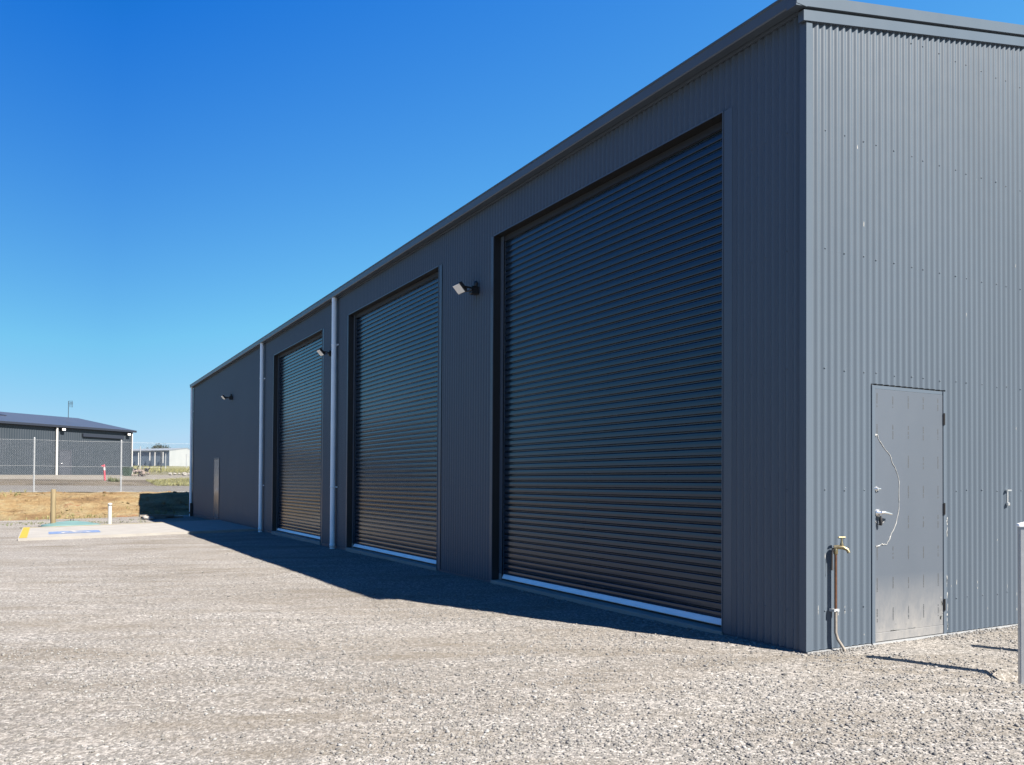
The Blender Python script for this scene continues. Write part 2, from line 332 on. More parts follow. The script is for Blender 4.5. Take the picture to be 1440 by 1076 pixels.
# loose stones on the yard, one uncountable mass
def stones():
    rng = np.random.default_rng(11)
    t = (1+5**0.5)/2
    bv = np.array([(-1,t,0),(1,t,0),(-1,-t,0),(1,-t,0),(0,-1,t),(0,1,t),(0,-1,-t),(0,1,-t),(t,0,-1),(t,0,1),(-t,0,-1),(-t,0,1)], float); bv /= np.linalg.norm(bv[0])
    bf = np.array([(0,11,5),(0,5,1),(0,1,7),(0,7,10),(0,10,11),(1,5,9),(5,11,4),(11,10,2),(10,7,6),(7,1,8),(3,9,4),(3,4,2),(3,2,6),(3,6,8),(3,8,9),(4,9,5),(2,4,11),(6,2,10),(8,6,7),(9,8,1)])
    n = 105000
    r = 2.6*np.exp(rng.random(n)*math.log(17/2.6)); a0 = math.atan2(fw.y, fw.x); th = a0+(rng.random(n)-0.5)*1.35
    x = CAM[0]+r*np.cos(th); y = CAM[1]+r*np.sin(th)
    ok = ~((x < 0.012) & (y > -0.012)) & (x > -14)
    x, y, r = x[ok], y[ok], r[ok]
    xa_ = -13*rng.random(3200)**1.6; ya_ = -0.02-0.09*rng.random(3200)**2; yb_ = 6*rng.random(2600)**1.3; xb_ = 0.022+0.10*rng.random(2600)**2
    x = np.concatenate([x, xa_, xb_]); y = np.concatenate([y, ya_, yb_]); r = np.hypot(x-CAM[0], y-CAM[1])
    # thinner where the sandy fines show
    dens = np.array([N2(a, b*1.6, 0.7, 9)+0.5*N2(a, b, 2.1, 10) for a, b in zip(x, y)])
    ok = rng.random(len(x)) < np.clip(0.62+1.3*dens, 0.12, 1); x, y, r = x[ok], y[ok], r[ok]
    n = len(x)
    z = np.array([yard(a, b) for a, b in zip(x, y)])
    s = np.clip(rng.lognormal(math.log(0.0055), 0.40, n), 0.0025, 0.0145)
    sc = s[:, None]*np.stack([0.8+0.6*rng.random(n), 0.7+0.5*rng.random(n), 0.45+0.4*rng.random(n)], 1)
    V_ = bv[None]*(0.78+0.44*rng.random((n, 12, 1)))*sc[:, None, :]
    q = rng.random(n)*2*math.pi; c_, s_ = np.cos(q), np.sin(q)
    X = V_[..., 0]*c_[:, None]-V_[..., 1]*s_[:, None]+x[:, None]; Y = V_[..., 0]*s_[:, None]+V_[..., 1]*c_[:, None]+y[:, None]
    Z = V_[..., 2]+(rng.random(n)-0.5)[:, None]*0.5*V_[..., 0]+z[:, None]+s[:, None]*0.25
    co = np.stack([X, Y, Z], -1).reshape(-1).astype(np.float32)
    idx = (bf[None]+(np.arange(n)*12)[:, None, None]).reshape(-1).astype(np.int32); nf = n*20
    me = bpy.data.meshes.new('loose_stones'); me.vertices.add(n*12); me.vertices.foreach_set('co', co)
    me.loops.add(nf*3); me.loops.foreach_set('vertex_index', idx)
    me.polygons.add(nf); me.polygons.foreach_set('loop_start', np.arange(0, nf*3, 3, dtype=np.int32))
    me.update(calc_edges=True); me.materials.append(M['stone'])
    o = bpy.data.objects.new('loose_stones', me); col.objects.link(o)
    tag(o, 'loose pale crushed stones scattered over the yard in front of the big shed', 'gravel', kind='stuff')
stones()

# ------------------------------------------------------------------ the big shed
PIT_ = 0.0762; AMP = 0.0095; W = 15.0; SL = 0.194; ZE = 5.0; XL = -30.42; RIDGE = ZE+SL*W/2
DOORS = [(-5.132, -0.90), (-11.113, -6.885), (-17.137, -12.866)]; DH = 4.516
shed = empty('steel_shed')
tag(shed, 'long dark grey corrugated steel shed with three tall roller doors along its shaded side', 'shed')
def off(s, s0): return AMP*math.cos(2*math.pi*(s-s0)/PIT_)
def corr(b, s0, s1, z0f, z1f, mp, ph, nseg=10, bulge=None):
    k0 = s0; xs = [s0]; st = PIT_/nseg; k = math.floor(s0/st)+1
    while k*st < s1-1e-4: xs.append(k*st); k += 1
    xs.append(s1); vs = []; fs = []
    for s in xs: vs += [mp(s, off(s, ph), z0f(s)), mp(s, off(s, ph), z1f(s))]
    for i in range(len(xs)-1): fs.append((2*i, 2*i+2, 2*i+3, 2*i+1))
    b.add(vs, fs, True)
fmap = lambda s, o, z: (s, -o, z)
smap = lambda s, o, z: (o, s, z)
c0 = lambda v: (lambda s: v)
def screw(b, p, nrm):
    n_ = Vector(nrm); Mx = Matrix.Translation(Vector(p)) @ n_.to_track_quat('Z', 'Y').to_matrix().to_4x4()
    b.lathe([(0.0068, 0), (0.0068, 0.0012), (0.0045, 0.002), (0.0045, 0.0042), (0.0008, 0.0052)], n=8, M_=Mx)
fb = MB(); xs_ = [-30.36]+[v for d in DOORS[::-1] for v in d]+[-0.045]
PHF = -0.03
for a, b_ in zip(xs_[0::2], xs_[1::2]): corr(fb, a+(0.09 if a > -30 else 0), b_-(0.06 if b_ < -1 else 0), c0(0.0), c0(ZE-0.02), fmap, PHF)
for a, b_ in DOORS: corr(fb, a-0.06, b_+0.09, c0(DH+0.010), c0(ZE-0.02), fmap, PHF)
for z in (0.30, 1.242, 2.193, 3.13, 4.07):
    k = 0
    s = PHF
    while s > -30:
        if not any(a-0.1 < s < b_+0.1 for a, b_ in DOORS) and s < -0.06: screw(fb, (s, -AMP, z), (0, -1, 0))
        s -= PIT_*(3 if k % 2 else 2); k += 1
fb.build('front_wall', M['wall'], shed)
# sunlit end wall
YD0, YD1, ZD = 0.757, 1.724, 2.10
gz = lambda y: (ZE-0.09)+SL*(y if y < W/2 else W-y)
sb = MB(); PHS = 0.047
corr(sb, 0.045, YD0, c0(0.0), gz, smap, PHS, 12); corr(sb, YD0, YD1, c0(ZD+0.012), gz, smap, PHS, 12); corr(sb, YD1, W/2, c0(0.0), gz, smap, PHS, 12); corr(sb, W/2, W, c0(0.0), gz, smap, PHS, 8)
rr = random.Random(3)
for z in (0.30, 1.242, 2.193, 3.13, 4.07, 5.045, 5.9):
    k = 0
    for i in range(0, 150):
        y = PHS+PIT_*i
        if i % 8 not in (0, 2, 5): continue
        if YD0-0.02 < y < YD1+0.02 and z < ZD+0.01: continue
        if z > gz(y)-0.1 or y > W-0.1: continue
        screw(sb, (AMP, y+rr.uniform(-.004, .004), z+rr.uniform(-.008, .008)), (1, 0, 0))
sb.build('end_wall', M['wall'], shed)
# rear and far walls, flat inner liner closes the box
b = MB(); b.add([(0, W, 0), (XL, W, 0), (XL, W, ZE), (0, W, ZE)], [(0,1,2,3)]); b.build('rear_wall', M['wall'], shed)
b = MB(); b.add([(XL, 0.02, 0), (XL, W, 0), (XL, W, ZE-0.03), (XL, W/2, RIDGE-0.03), (XL, 0.02, ZE-0.03)], [(0,1,2,3,4)]); b.build('far_end_wall', M['wall'], shed)
# roof sheets
b = MB(); t = 0.03
for ya, yb, za, zb in ((-0.11, W/2, ZE+0.045-SL*0.11, RIDGE+0.045), (W/2, W+0.1, RIDGE+0.045, ZE+0.045)):
    b.add([(XL-0.03, ya, za), (0.03, ya, za), (0.03, yb, zb), (XL-0.03, yb, zb), (XL-0.03, ya, za-t), (0.03, ya, za-t), (0.03, yb, zb-t), (XL-0.03, yb, zb-t)], [(0,1,2,3),(7,6,5,4),(0,4,5,1),(1,5,6,2),(2,6,7,3),(3,7,4,0)])
b.build('roof', M['trim'], shed)
# eave flashing under the gutter
b = MB(); b.box((XL, -0.028, ZE-0.045), (0.0, -0.010, ZE-0.012)); b.build('eave_flashing', M['trim'], shed)
# gutter (quad profile with rolled lip)
g = MB(); gp = [(0.030, 0.0), (0.120, -0.006), (0.128, 0.004), (0.131, 0.085), (0.140, 0.090), (0.141, 0.104), (0.131, 0.108), (0.122, 0.103), (0.121, 0.012), (0.036, 0.012), (0.036, 0.10), (0.030, 0.10)]
g.prism(gp, (XL-0.02, -0.012, ZE-0.025), (0.035, -0.012, ZE-0.025), (0, -1, 0), (0, 0, 1)); gut = g.build('gutter', M['trim'], shed)
b = MB(); b.prism([(0.022, -0.008), (0.135, -0.008), (0.142, 0.09), (0.142, 0.112), (0.022, 0.112)], (0.035, -0.012, ZE-0.025), (0.039, -0.012, ZE-0.025), (0, -1, 0), (0, 0, 1)); b.build('end_cap', M['trim'], gut)
# barge flashings on the sunlit gable: lower band, gap with its shade painted as a dark strip, upper cap
def barge(name, x0, x1, lo, hi, ya, mt):
    b = MB()
    P = lambda y, dz: ZE-0.125+SL*(y if y < W/2 else W-y)+dz
    for y0, y1 in ((ya, W/2), (W/2, W+0.1)):
        vs = [(x, y, P(y, dz)) for y in (y0, y1) for x, dz in ((x0, lo), (x1, lo), (x1, hi), (x0, hi))]
        b.add(vs, [(3,2,1,0), (4,5,6,7), (0,1,5,4), (1,2,6,5), (2,3,7,6), (3,0,4,7)])
    return b.build(name, mt, shed)
barge('barge_flashing', -0.03, 0.026, 0.0, 0.082, -0.056, M['trim'])
barge('barge_cap', -0.06, 0.036, 0.105, 0.195, -0.150, M['trim'])
barge('barge_gap_shade', -0.05, 0.012, 0.07, 0.12, -0.03, M['dark'])
# corner flashings
b = MB()
b.prism([(0.012, 0.052), (0.0145, 0.052), (0.0145, -0.0145), (-0.052, -0.0145), (-0.052, -0.012), (0.012, -0.012)], (0, 0, 0.002), (0, 0, ZE-0.13), (1, 0, 0), (0, 1, 0))
b.build('corner_flashing', M['trim'], shed)
b = MB(); b.prism([(-0.002, -0.014), (0.07, -0.014), (0.07, -0.011), (0.001, -0.011), (0.001, 0.07), (-0.002, 0.07)], (XL, 0, 0.002), (XL, 0, ZE-0.06), (1, 0, 0), (0, 1, 0)); b.build('corner_flashing', M['trim'], shed)
# base angle that catches the light under the sheets
b = MB(); b.box((0.0, 0.0, -0.03), (0.016, YD0-0.02, -0.004)); b.box((0.0, YD1+0.02, -0.03), (0.016, W, -0.004)); b.build('base_angle', M['galv'], shed)
b = MB(); b.box((XL, -0.006, -0.06), (0.0, 0.02, -0.002)); b.build('base_angle', M['trim'], shed)
b = MB(); b.box((XL+0.02, 0.02, -0.25), (-0.002, W-0.02, -0.012)); b.build('floor_slab', M['concrete'], shed)
# roller doors
REC = 0.125
def slat_profile(z0, z1, y):
    pts = []; z = z0; n = int((z1-z0)/PIT_)+1
    for i in range(n):
        for dz, o in ((0.0, 0.004), (0.0015, -0.0100), (0.006, -0.0122), (0.028, -0.0122), (0.050, -0.0103), (0.0545, -0.0080), (0.0555, 0.006), (0.0595, 0.010), (0.0625, 0.001), (0.0665, 0.001), (0.0695, 0.010), (0.0740, 0.009)):
            zz = z0+i*PIT_+dz
            if zz < z1: pts.append((y+o, zz))
    return pts
for (xa, xb) in DOORS:
    rd = MB(); pr_ = slat_profile(0.096, DH+0.02, REC); n = len(pr_)
    rd.add([(x, y, z) for x in (xa+0.03, xb-0.03) for y, z in pr_], [(i, n+i, n+i+1, i+1) for i in range(n-1)], False)
    d = rd.build('roller_door', M['curtain'], shed)
    b = MB(); b.prism([(REC+0.004, 0.042), (REC-0.040, 0.042), (REC-0.042, 0.050), (REC-0.016, 0.094), (REC+0.004, 0.097)], (xa+0.10, 0, 0), (xb-0.035, 0, 0), (0, 1, 0), (0, 0, 1)); b.build('bottom_rail', M['alu'], d)
    b = MB(); b.box((xa+0.06, REC-0.012, 0.022), (xb-0.035, REC+0.002, 0.043)); b.build('rubber_seal', M['black'], d)
    for xs2, sgn in ((xa+0.004, 1), (xb-0.004, -1)):
        b = MB(); b.box((min(xs2, xs2+sgn*0.085), REC-0.034, 0.10), (max(xs2, xs2+sgn*0.085), REC-0.020, DH)); b.box((min(xs2+sgn*0.075, xs2+sgn*0.085), REC-0.036, 0.10), (max(xs2+sgn*0.075, xs2+sgn*0.085), REC-0.003, DH))
        b.build('guide_rail', M['trim'], d)
        b = MB(); b.box((min(xs2, xs2+sgn*0.05), REC-0.036, 0.02), (max(xs2, xs2+sgn*0.05), REC-0.018, 0.10)); b.build('guide_foot', M['galv'], d)
    b = MB(); b.box((xa+0.005, REC-0.03, DH-0.075), (xb-0.005, REC-0.015, DH-0.004)); b.build('head_brush', M['black'], d)
    # jamb and head flashings
    fr = MB(); rv = MB()
    for xj, sg, wd in ((xa, -1, 0.07), (xb, 1, 0.115)):
        fr.box((min(xj, xj+sg*wd), -0.0115, 0.002), (max(xj, xj+sg*wd), -0.009, DH+0.004)); rv.box((min(xj-sg*0.0015, xj+sg*0.0015), -0.009, 0.002), (max(xj-sg*0.0015, xj+sg*0.0015), REC+0.02, DH))
        fr.box((min(xj, xj+sg*0.010), -0.018, 0.002), (max(xj, xj+sg*0.010), -0.0115, DH+0.004))
    fr.box((xa+0.001, -0.0125, DH), (xb-0.001, -0.0095, DH+0.016)); rv.box((xa, -0.0095, DH), (xb, REC+0.06, DH+0.003))
    rv.build('door_reveal', M['dark'], shed)
    fr.build('door_flashing', M['trim'], shed)
    b = MB(); b.bbox((xa-0.01, -0.03, -0.16), (xb+0.01, REC+0.02, 0.018), 0.006); b.build('door_sill', M['concrete'], shed)
# downpipes
for px, boot in ((-11.80, 0), (-18.16, 0), (-30.30, 1)):
    b = MB(); zt = ZE-0.03
    b.tube([(px, -0.085, -0.17), (px, -0.085, zt)], 0.050, 20); dp = b.build('downpipe', M['pipe'], shed)
    for z in (1.18, 4.03):
        b = MB(); b.lathe([(0.051, -0.014), (0.0545, -0.014), (0.0545, 0.014), (0.051, 0.014)], (px, -0.085, z), 20); b.box((px-0.075, -0.034, z-0.014), (px+0.075, -0.012, z+0.014)); b.build('pipe_bracket', M['pipe'], dp)
    b = MB(); b.lathe([(0.050, 0), (0.056, 0), (0.056, 0.07), (0.050, 0.075)], (px, -0.085, -0.02 if not boot else 0.0), 20); b.build('pipe_collar', M['pipe'] if not boot else M['dark'], dp)
    if boot:
        b = MB(); b.box((px+0.055, -0.12, -0.1), (px+0.17, -0.02, 0.42)); b.build('pipe_boot', M['dark'], dp)
# floodlights on the shaded wall
for fx in (-5.60, -12.05, -22.52):
    Mx = Matrix.Translation((fx, -0.29, 3.885)) @ Matrix.Rotation(R(-47), 4, 'X')
    b = MB(); b.bbox((-0.108, -0.076, -0.0), (0.108, 0.076, 0.032), 0.006, Mx)
    for k in range(9): b.box((-0.095+k*0.0235, -0.065, 0.032), (-0.090+k*0.0235, 0.065, 0.050), Mx)
    fl = b.build('floodlight', M['dark'], shed)
    b = MB(); b.bbox((-0.098, -0.067, -0.006), (0.098, 0.067, 0.001), 0.002, Mx); b.build('lens', M['lens'], fl)
    b = MB(); b.tube([(fx-0.118, -0.29, 3.90), (fx-0.118, -0.16, 3.89), (fx-0.06, -0.12, 3.89), (fx+0.06, -0.12, 3.89), (fx+0.118, -0.16, 3.89), (fx+0.118, -0.29, 3.90)], 0.012, 8)
    b.bbox((fx-0.045, -0.12, 3.835), (fx+0.045, -0.008, 3.945), 0.008, None); b.build('lamp_bracket', M['dark'], fl)
    b = MB(); b.lathe([(0.026, -0.01), (0.034, 0.03), (0.022, 0.055), (0.004, 0.062)], n=14, M_=Matrix.Translation((fx+0.045, -0.06, 3.95))); b.build('motion_sensor', M['dark'], fl)
# far personnel door in the shaded wall
b = MB(); b.bbox((-25.55, -0.020, 0.02), (-24.66, -0.012, 2.03), 0.003); d2 = b.build('personnel_door', M['glossdoor'], shed); d2['label'] = 'narrow grey door in the shaded wall'
b = MB(); b.box((-25.60, -0.024, 0.0), (-25.556, -0.011, 2.08)); b.box((-24.654, -0.024, 0.0), (-24.61, -0.011, 2.08)); b.box((-25.556, -0.024, 2.036), (-24.654, -0.011, 2.08)); b.build('frame', M['trim'], d2)
b = MB(); b.tube([(-24.75, -0.02, 1.02), (-24.75, -0.07, 1.02), (-24.87, -0.07, 1.02)], 0.010, 8); b.build('handle', M['chrome'], d2)
# sunlit personnel door with protective film
b = MB(); b.bbox((-0.02, YD0+0.042, 0.075), (0.004, YD1-0.032, ZD-0.030), 0.002); b.bbox((-0.02, YD0+0.042, 0.004), (0.006, YD1-0.032, 0.074), 0.002)
dr = b.build('personnel_door', M['doorleaf'], shed); dr['label'] = 'grey door still in printed protective film'
b = MB(); b.bbox((-0.03, YD0-0.004, -0.005), (0.013, YD0+0.014, ZD), 0.002); b.box((-0.03, YD0+0.016, -0.005), (0.008, YD0+0.040, ZD-0.02)); b.bbox((-0.03, YD1-0.030, -0.005), (0.011, YD1+0.004, ZD), 0.002); b.box((-0.03, YD0+0.014, ZD-0.028), (0.002, YD1-0.03, ZD))
b.build('frame', M['trim'], dr)
b = MB(); b.box((-0.03, YD0, ZD+0.0005), (-0.012, YD1, ZD+0.03)); b.build('head_gap_shade', M['black'], dr)  # black strip stands in for the shade in the gap above the door
b = MB(); b.box((-0.02, YD0, -0.02), (0.016, YD1+0.01, -0.002)); b.build('threshold', M['galv'], dr)
for z in (1.86, 1.08, 0.25):
    b = MB(); b.tube([(0.014, YD1-0.022, z-0.05), (0.014, YD1-0.022, z+0.05)], 0.0075, 10); b.box((0.0112, YD1-0.034, z-0.05), (0.0135, YD1-0.012, z+0.05)); b.build('hinge', M['black'], dr)
b = MB(); q = random.Random(5)
for i in range(8):
    for j in range(5):
        if (i in (2, 3, 4) and j < 2): continue
        y = YD0+0.068+j*0.2; z = 2.035-i*0.252; L = 0.105
        zz = 0
        while zz < L:
            h = q.uniform(0.006, 0.014)
            if q.random() < 0.85: b.box((0.0038, y-q.uniform(0.0045, 0.0065), z-zz-h), (0.0046, y+q.uniform(0.0045, 0.0065), z-zz))
            zz += h+q.uniform(0.001, 0.004)
b.build('film_print', M['film'], dr)
# torn edge of the film
pts = [(0.755, 1.68), (0.80, 1.70), (0.825, 1.695), (0.84, 1.665), (0.875, 1.625), (0.91, 1.59), (0.95, 1.56), (0.985, 1.53), (1.02, 1.46), (1.05, 1.43), (1.08, 1.375), (1.105, 1.31), (1.10, 1.24), (1.10, 1.16), (1.098, 1.09), (1.085, 1.03), (1.06, 0.965), (1.035, 0.915), (0.995, 0.875), (0.985, 0.85), (0.965, 0.82), (0.94, 0.795), (0.90, 0.795), (0.88, 0.80), (0.85, 0.79), (0.81, 0.775), (0.785, 0.80)]
pts = [(max(y, YD0+0.048), z) for y, z in pts]
b = MB(); pp = []; rs = []
for i in range(len(pts)-1):
    for t_ in (0, 0.33, 0.66):
        y = pts[i][0]*(1-t_)+pts[i+1][0]*t_; z = pts[i][1]*(1-t_)+pts[i+1][1]*t_
        pp.append((0.0055, y+q.uniform(-.003, .003), z+q.uniform(-.003, .003))); rs.append(q.uniform(0.0016, 0.0042)*(1.8 if i < 2 or i in (19, 22, 24) else 1))
b.tube(pp, rs, 5)
pp = [(0.0055, 0.80+0.12*t_, 0.985-0.03*math.sin(t_*3.1)+0.01*t_) for t_ in np.linspace(0, 1, 8)]; b.tube(pp, 0.0025, 5)
b.build('film_edge', M['chalk'], dr)
b = MB()
Mh = Matrix.Translation((0.004, 0.832, 1.055)) @ Matrix.Rotation(R(90), 4, 'Y')
b.lathe([(0.030, 0), (0.030, 0.008), (0.014, 0.012), (0.012, 0.045), (0.004, 0.047)], n=18, M_=Mh)
b.tube([(0.045, 0.828, 1.058), (0.052, 0.845, 1.061), (0.054, 0.90, 1.052), (0.050, 0.945, 1.045)], [0.012, 0.012, 0.010, 0.008], 10); b.build('handle', M['chrome'], dr)
b = MB(); b.lathe([(0.020, 0), (0.020, 0.006), (0.012, 0.012), (0.011, 0.02)], n=14, M_=Matrix.Translation((0.004, 0.815, 1.25)) @ Matrix.Rotation(R(90), 4, 'Y')); b.tube([(0.022, 0.80, 1.252), (0.022, 0.845, 1.252)], 0.006, 8); b.build('deadlock', M['chrome'], dr)
b = MB(); b.tube([(0.030, 0.835, 1.03), (0.032, 0.834, 0.985), (0.028, 0.836, 0.955)], [0.008, 0.016, 0.012], 10); b.build('key_tag', M['black'], dr)
# chalky splashes by the hinge side and on crests
b = MB()
def blob(y, z, ry, rz, x=0.005):
    n = 12; vs = [(x, y, z)]
    for k in range(n): a = 2*math.pi*k/n; r_ = q.uniform(0.6, 1.15); vs.append((x, y+ry*r_*math.cos(a), z+rz*r_*math.sin(a)))
    b.add(vs, [(0, 1+k, 1+(k+1) % n) for k in range(n)])
for k in range(14): blob(YD1-0.055+q.uniform(-.02, .012), 0.10+abs(q.gauss(0, .10)), q.uniform(.004, .012), q.uniform(.008, .03), 0.0052)
for k in range(10): blob(q.uniform(YD0+0.07, YD1-0.06), 0.076+q.uniform(0, .012), q.uniform(.01, .04), q.uniform(.002, .005), 0.0066)
for k in range(5): blob(q.uniform(YD0+0.08, YD1-0.3), q.uniform(.09, .2), q.uniform(.004, .009), q.uniform(.006, .014), 0.0052)
b.build('dust_splash', M['smudge'], dr)
b = MB()
for y_, z_, a_, c_ in ((YD1+0.012, 0.92, .010, .09), (YD1+0.014, 0.18, .010, .16), (YD1+0.012, 0.45, .006, .05)):
    for k in range(9): blob(y_+q.uniform(-.006, .006), z_+q.uniform(-c_, c_), q.uniform(.002, a_*.7), q.uniform(.01, .03), 0.0135)
for k in range(60):
    i = q.randrange(0, 46); y_ = PHS+PIT_*i
    if YD0-0.03 < y_ < YD1+0.03: continue
    blob(y_, q.choice([q.uniform(.05, .45), 0.30+q.uniform(-.03, .03), q.uniform(0.3, 4.3)]), q.uniform(.002, .0045), q.uniform(.006, .026), AMP+0.0008)
b.build('scuff_marks', M['chalk'], shed)
# latch hook on the end wall
b = MB(); b.box((AMP, 2.62, 1.235), (AMP+0.018, 2.685, 1.248)); b.box((AMP, 2.634, 1.12), (AMP+0.008, 2.648, 1.24)); b.bbox((AMP, 2.625, 1.10), (AMP+0.022, 2.655, 1.13), 0.004); b.build('wall_latch', M['chrome'], shed)

# ------------------------------------------------------------------ tap on a standpipe
tap = empty('garden_tap', (0.06, 0.275, -0.02)); tag(tap, 'brass tap on an upright copper pipe against the sunlit corrugated wall', 'tap')
b = MB(); b.tube([(0.05, 0.05, -0.03), (0.035, 0.035, 0.03), (0.0, 0.008, 0.10), (-0.012, 0, 0.15), (-0.012, 0, 0.30), (-0.012, 0, 0.55), (-0.012, 0, 0.78)], 0.0105, 12); b.build('standpipe', M['copper'], tap)
b = MB(); b.tube([(0.05, 0.05, -0.032), (0.035, 0.035, 0.032), (0.0, 0.008, 0.102), (-0.012, 0, 0.152), (-0.012, 0, 0.31)], 0.0118, 12); b.build('pipe_sleeve', M['sleeve'], tap)
b = MB(); b.box((-0.05, -0.03, 0.315), (-0.001, 0.03, 0.335)); b.lathe([(0.0105, -0.011), (0.015, -0.011), (0.015, 0.011), (0.0105, 0.011)], (-0.012, 0, 0.325), 12); b.build('pipe_clip', M['galv'], tap)
b = MB()
b.lathe([(0.013, 0.76), (0.017, 0.765), (0.017, 0.80), (0.013, 0.81)], (-0.012, 0, 0), 12)
b.tube([(-0.02, -0.012, 0.815), (0.0, 0.01, 0.818), (0.030, 0.035, 0.815), (0.052, 0.055, 0.800), (0.062, 0.062, 0.775)], [0.015, 0.016, 0.0155, 0.013, 0.012], 12)
b.lathe([(0.012, 0), (0.014, 0.015), (0.009, 0.03), (0.006, 0.055), (0.006, 0.068)], (0.020, 0.030, 0.825), 12)
b.tube([(0.012, 0.002, 0.893), (0.028, 0.058, 0.893)], 0.0075, 8); b.build('tap_body', M['brass'], tap)
b = MB(); b.tube([(-0.02, -0.018, 0.81), (-0.022, -0.03, 0.77), (-0.018, -0.036, 0.70), (-0.01, -0.045, 0.64)], [0.006, 0.008, 0.008, 0.011], 8); b.build('cable_tie', M['black'], tap)

# ------------------------------------------------------------------ bollards
def bollard(x, y, zb, top, label):
    t_ = empty('bollard', (x, y, zb), R(38.5)); tag(t_, label, 'bollard', 'galvanised bollards beside the end wall')
    h = top-zb; b = MB(); b.bbox((-0.045, -0.045, -0.05), (0.045, 0.045, h-0.02), 0.006); b.build('post', M['galv'], t_)
    b = MB(); b.bbox((-0.052, -0.052, h-0.030), (0.052, 0.052, h-0.010), 0.005); b.add([(-0.047, -0.047, h-0.0095), (0.047, -0.047, h-0.0095), (0.047, 0.047, h-0.0095), (-0.047, 0.047, h-0.0095), (0, 0, h+0.008)], [(0,1,4), (1,2,4), (2,3,4), (3,0,4), (3,2,1,0)]); b.build('cap', M['alu'], t_)
    b = MB(); n = 22; vs = [(0, 0, 0.012)]; 
    for k in range(n): a = 2*math.pi*k/n; r_ = 0.17+0.03*random.random(); vs.append((r_*math.cos(a), r_*math.sin(a), 0.004*random.random()))
    for k in range(n): vs.append((vs[1+k][0]*1.03, vs[1+k][1]*1.03, -0.06))
    b.add(vs, [(0, 1+k, 1+(k+1) % n) for k in range(n)]+[(1+k, 1+n+k, 1+n+(k+1) % n, 1+(k+1) % n) for k in range(n)]); b.build('footing', M['footing'], t_)
bollard(1.266, 0.689, -0.125, 1.035, 'galvanised square bollard with a pale cap at the right edge of the photo')
bollard(1.32, 1.83, -0.06, 0.98, 'galvanised bollard just outside the frame whose shadow falls on the gravel')

# ------------------------------------------------------------------ parking slab
slab = MB(); A, B_, C_, D_ = (-18.65, -0.03, 0.0), (-24.5, -0.03, 0.0), (-23.9, -5.65, -0.11), (-18.7, -5.65, -0.11)
vs = [A, B_, C_, D_]; vs += [(x, y, z-0.12) for x, y, z in vs]
slab.add(vs, [(3,2,1,0), (4,5,6,7), (0,1,5,4), (1,2,6,5), (2,3,7,6), (3,0,4,7)]); sl = slab.build('parking_slab', M['concrete']); tag(sl, kind='structure')
zs = lambda y: -0.11*(-y-0.03)/5.62+0.004
def paint(name, pts, mt, dz=0.0):
    b = MB(); b.add([(x, y, zs(y)+dz) for x, y in pts], [tuple(range(len(pts)))]); o = b.build(name, mt, sl); return o
paint('yellow_line', [(-18.72, -5.63), (-18.72, -5.46), (-23.88, -5.46), (-23.88, -5.63)], M['yellow'])
paint('yellow_line', [(-23.66, -5.45), (-23.56, -5.45), (-24.0, -1.2), (-24.1, -1.2)], M['yellow'])
paint('blue_patch', [(-19.9, -5.0), (-19.9, -3.8), (-21.0, -3.8), (-21.0, -5.0)], M['blue'])
# wheelchair figure, read from the yard side (towards +X)
b = MB()
def arc(cx, cy, r0, r1, a0, a1, n=18):
    vs = []
    for k in range(n+1):
        a = R(a0+(a1-a0)*k/n)
        for r_ in (r0, r1): x, y = cx+r_*math.sin(a)*1.0, cy+r_*math.cos(a); vs.append((x, y, zs(y)+0.004))
    b.add(vs, [(2*k, 2*k+1, 2*k+3, 2*k+2) for k in range(n)])
def bar(x0, y0, x1, y1, w_):
    d_ = Vector((x1-x0, y1-y0)).normalized(); nx, ny = -d_.y*w_/2, d_.x*w_/2
    b.add([(x, y, zs(y)+0.004) for x, y in ((x0+nx, y0+ny), (x0-nx, y0-ny), (x1-nx, y1-ny), (x1+nx, y1+ny))], [(0, 1, 2, 3)])
arc(-20.30, -4.45, 0.20, 0.27, 20, 300); arc(-20.88, -4.42, 0.0, 0.075, 0, 360)
bar(-20.78, -4.42, -20.40, -4.36, 0.09); bar(-20.40, -4.40, -20.38, -4.12, 0.08); bar(-20.40, -4.14, -20.10, -4.04, 0.08); bar(-20.62, -4.40, -20.62, -4.18, 0.06)
b.build('access_symbol', M['white'], sl)

# ------------------------------------------------------------------ bits behind the slab
b = MB(); n = 18
b.tube([(0, 0, -0.2), (0, 0, 0.3), (0.004, 0.002, 0.7), (0.002, 0, 1.12), (0, 0, 1.14)], [0.078, 0.077, 0.075, 0.074, 0.066], 18)
o = b.build('timber_post', M['timber']); o.location = (-25.15, -4.86, -0.14); tag(o, 'short round timber post standing behind the white parking slab', 'post')
b = MB(); b.tube([(0, 0, -0.2), (0, 0, 0.62)], 0.055, 18); b.lathe([(0.055, 0.60), (0.064, 0.60), (0.064, 0.66), (0.06, 0.675), (0.0, 0.68)], n=18)
o = b.build('plastic_pipe', M['pvc']); o.location = (-24.6, -3.30, -0.10); tag(o, 'short white capped plastic pipe sticking up behind the slab', 'pipe')
lid = empty('tank_lid', (-25.2, -4.35, -0.15)); tag(lid, 'low domed teal tank lid lying in the ground behind the slab', 'tank lid')
b = MB(); b.lathe([(0.84, -0.03), (0.84, 0.045), (0.70, 0.07), (0.42, 0.125), (0.2, 0.148), (0.19, 0.155), (0.05, 0.165), (0.0, 0.165)], n=36)
b.build('dome', M['teal'], lid); b = MB()
for k in range(10):
    a = 2*math.pi*k/10; b.box((0.25, -0.012, 0.12), (0.78, 0.012, 0.135), Matrix.Rotation(a, 4, 'Z') @ Matrix.Rotation(R(10), 4, 'Y'))
b.build('rib', M['teal'], lid)
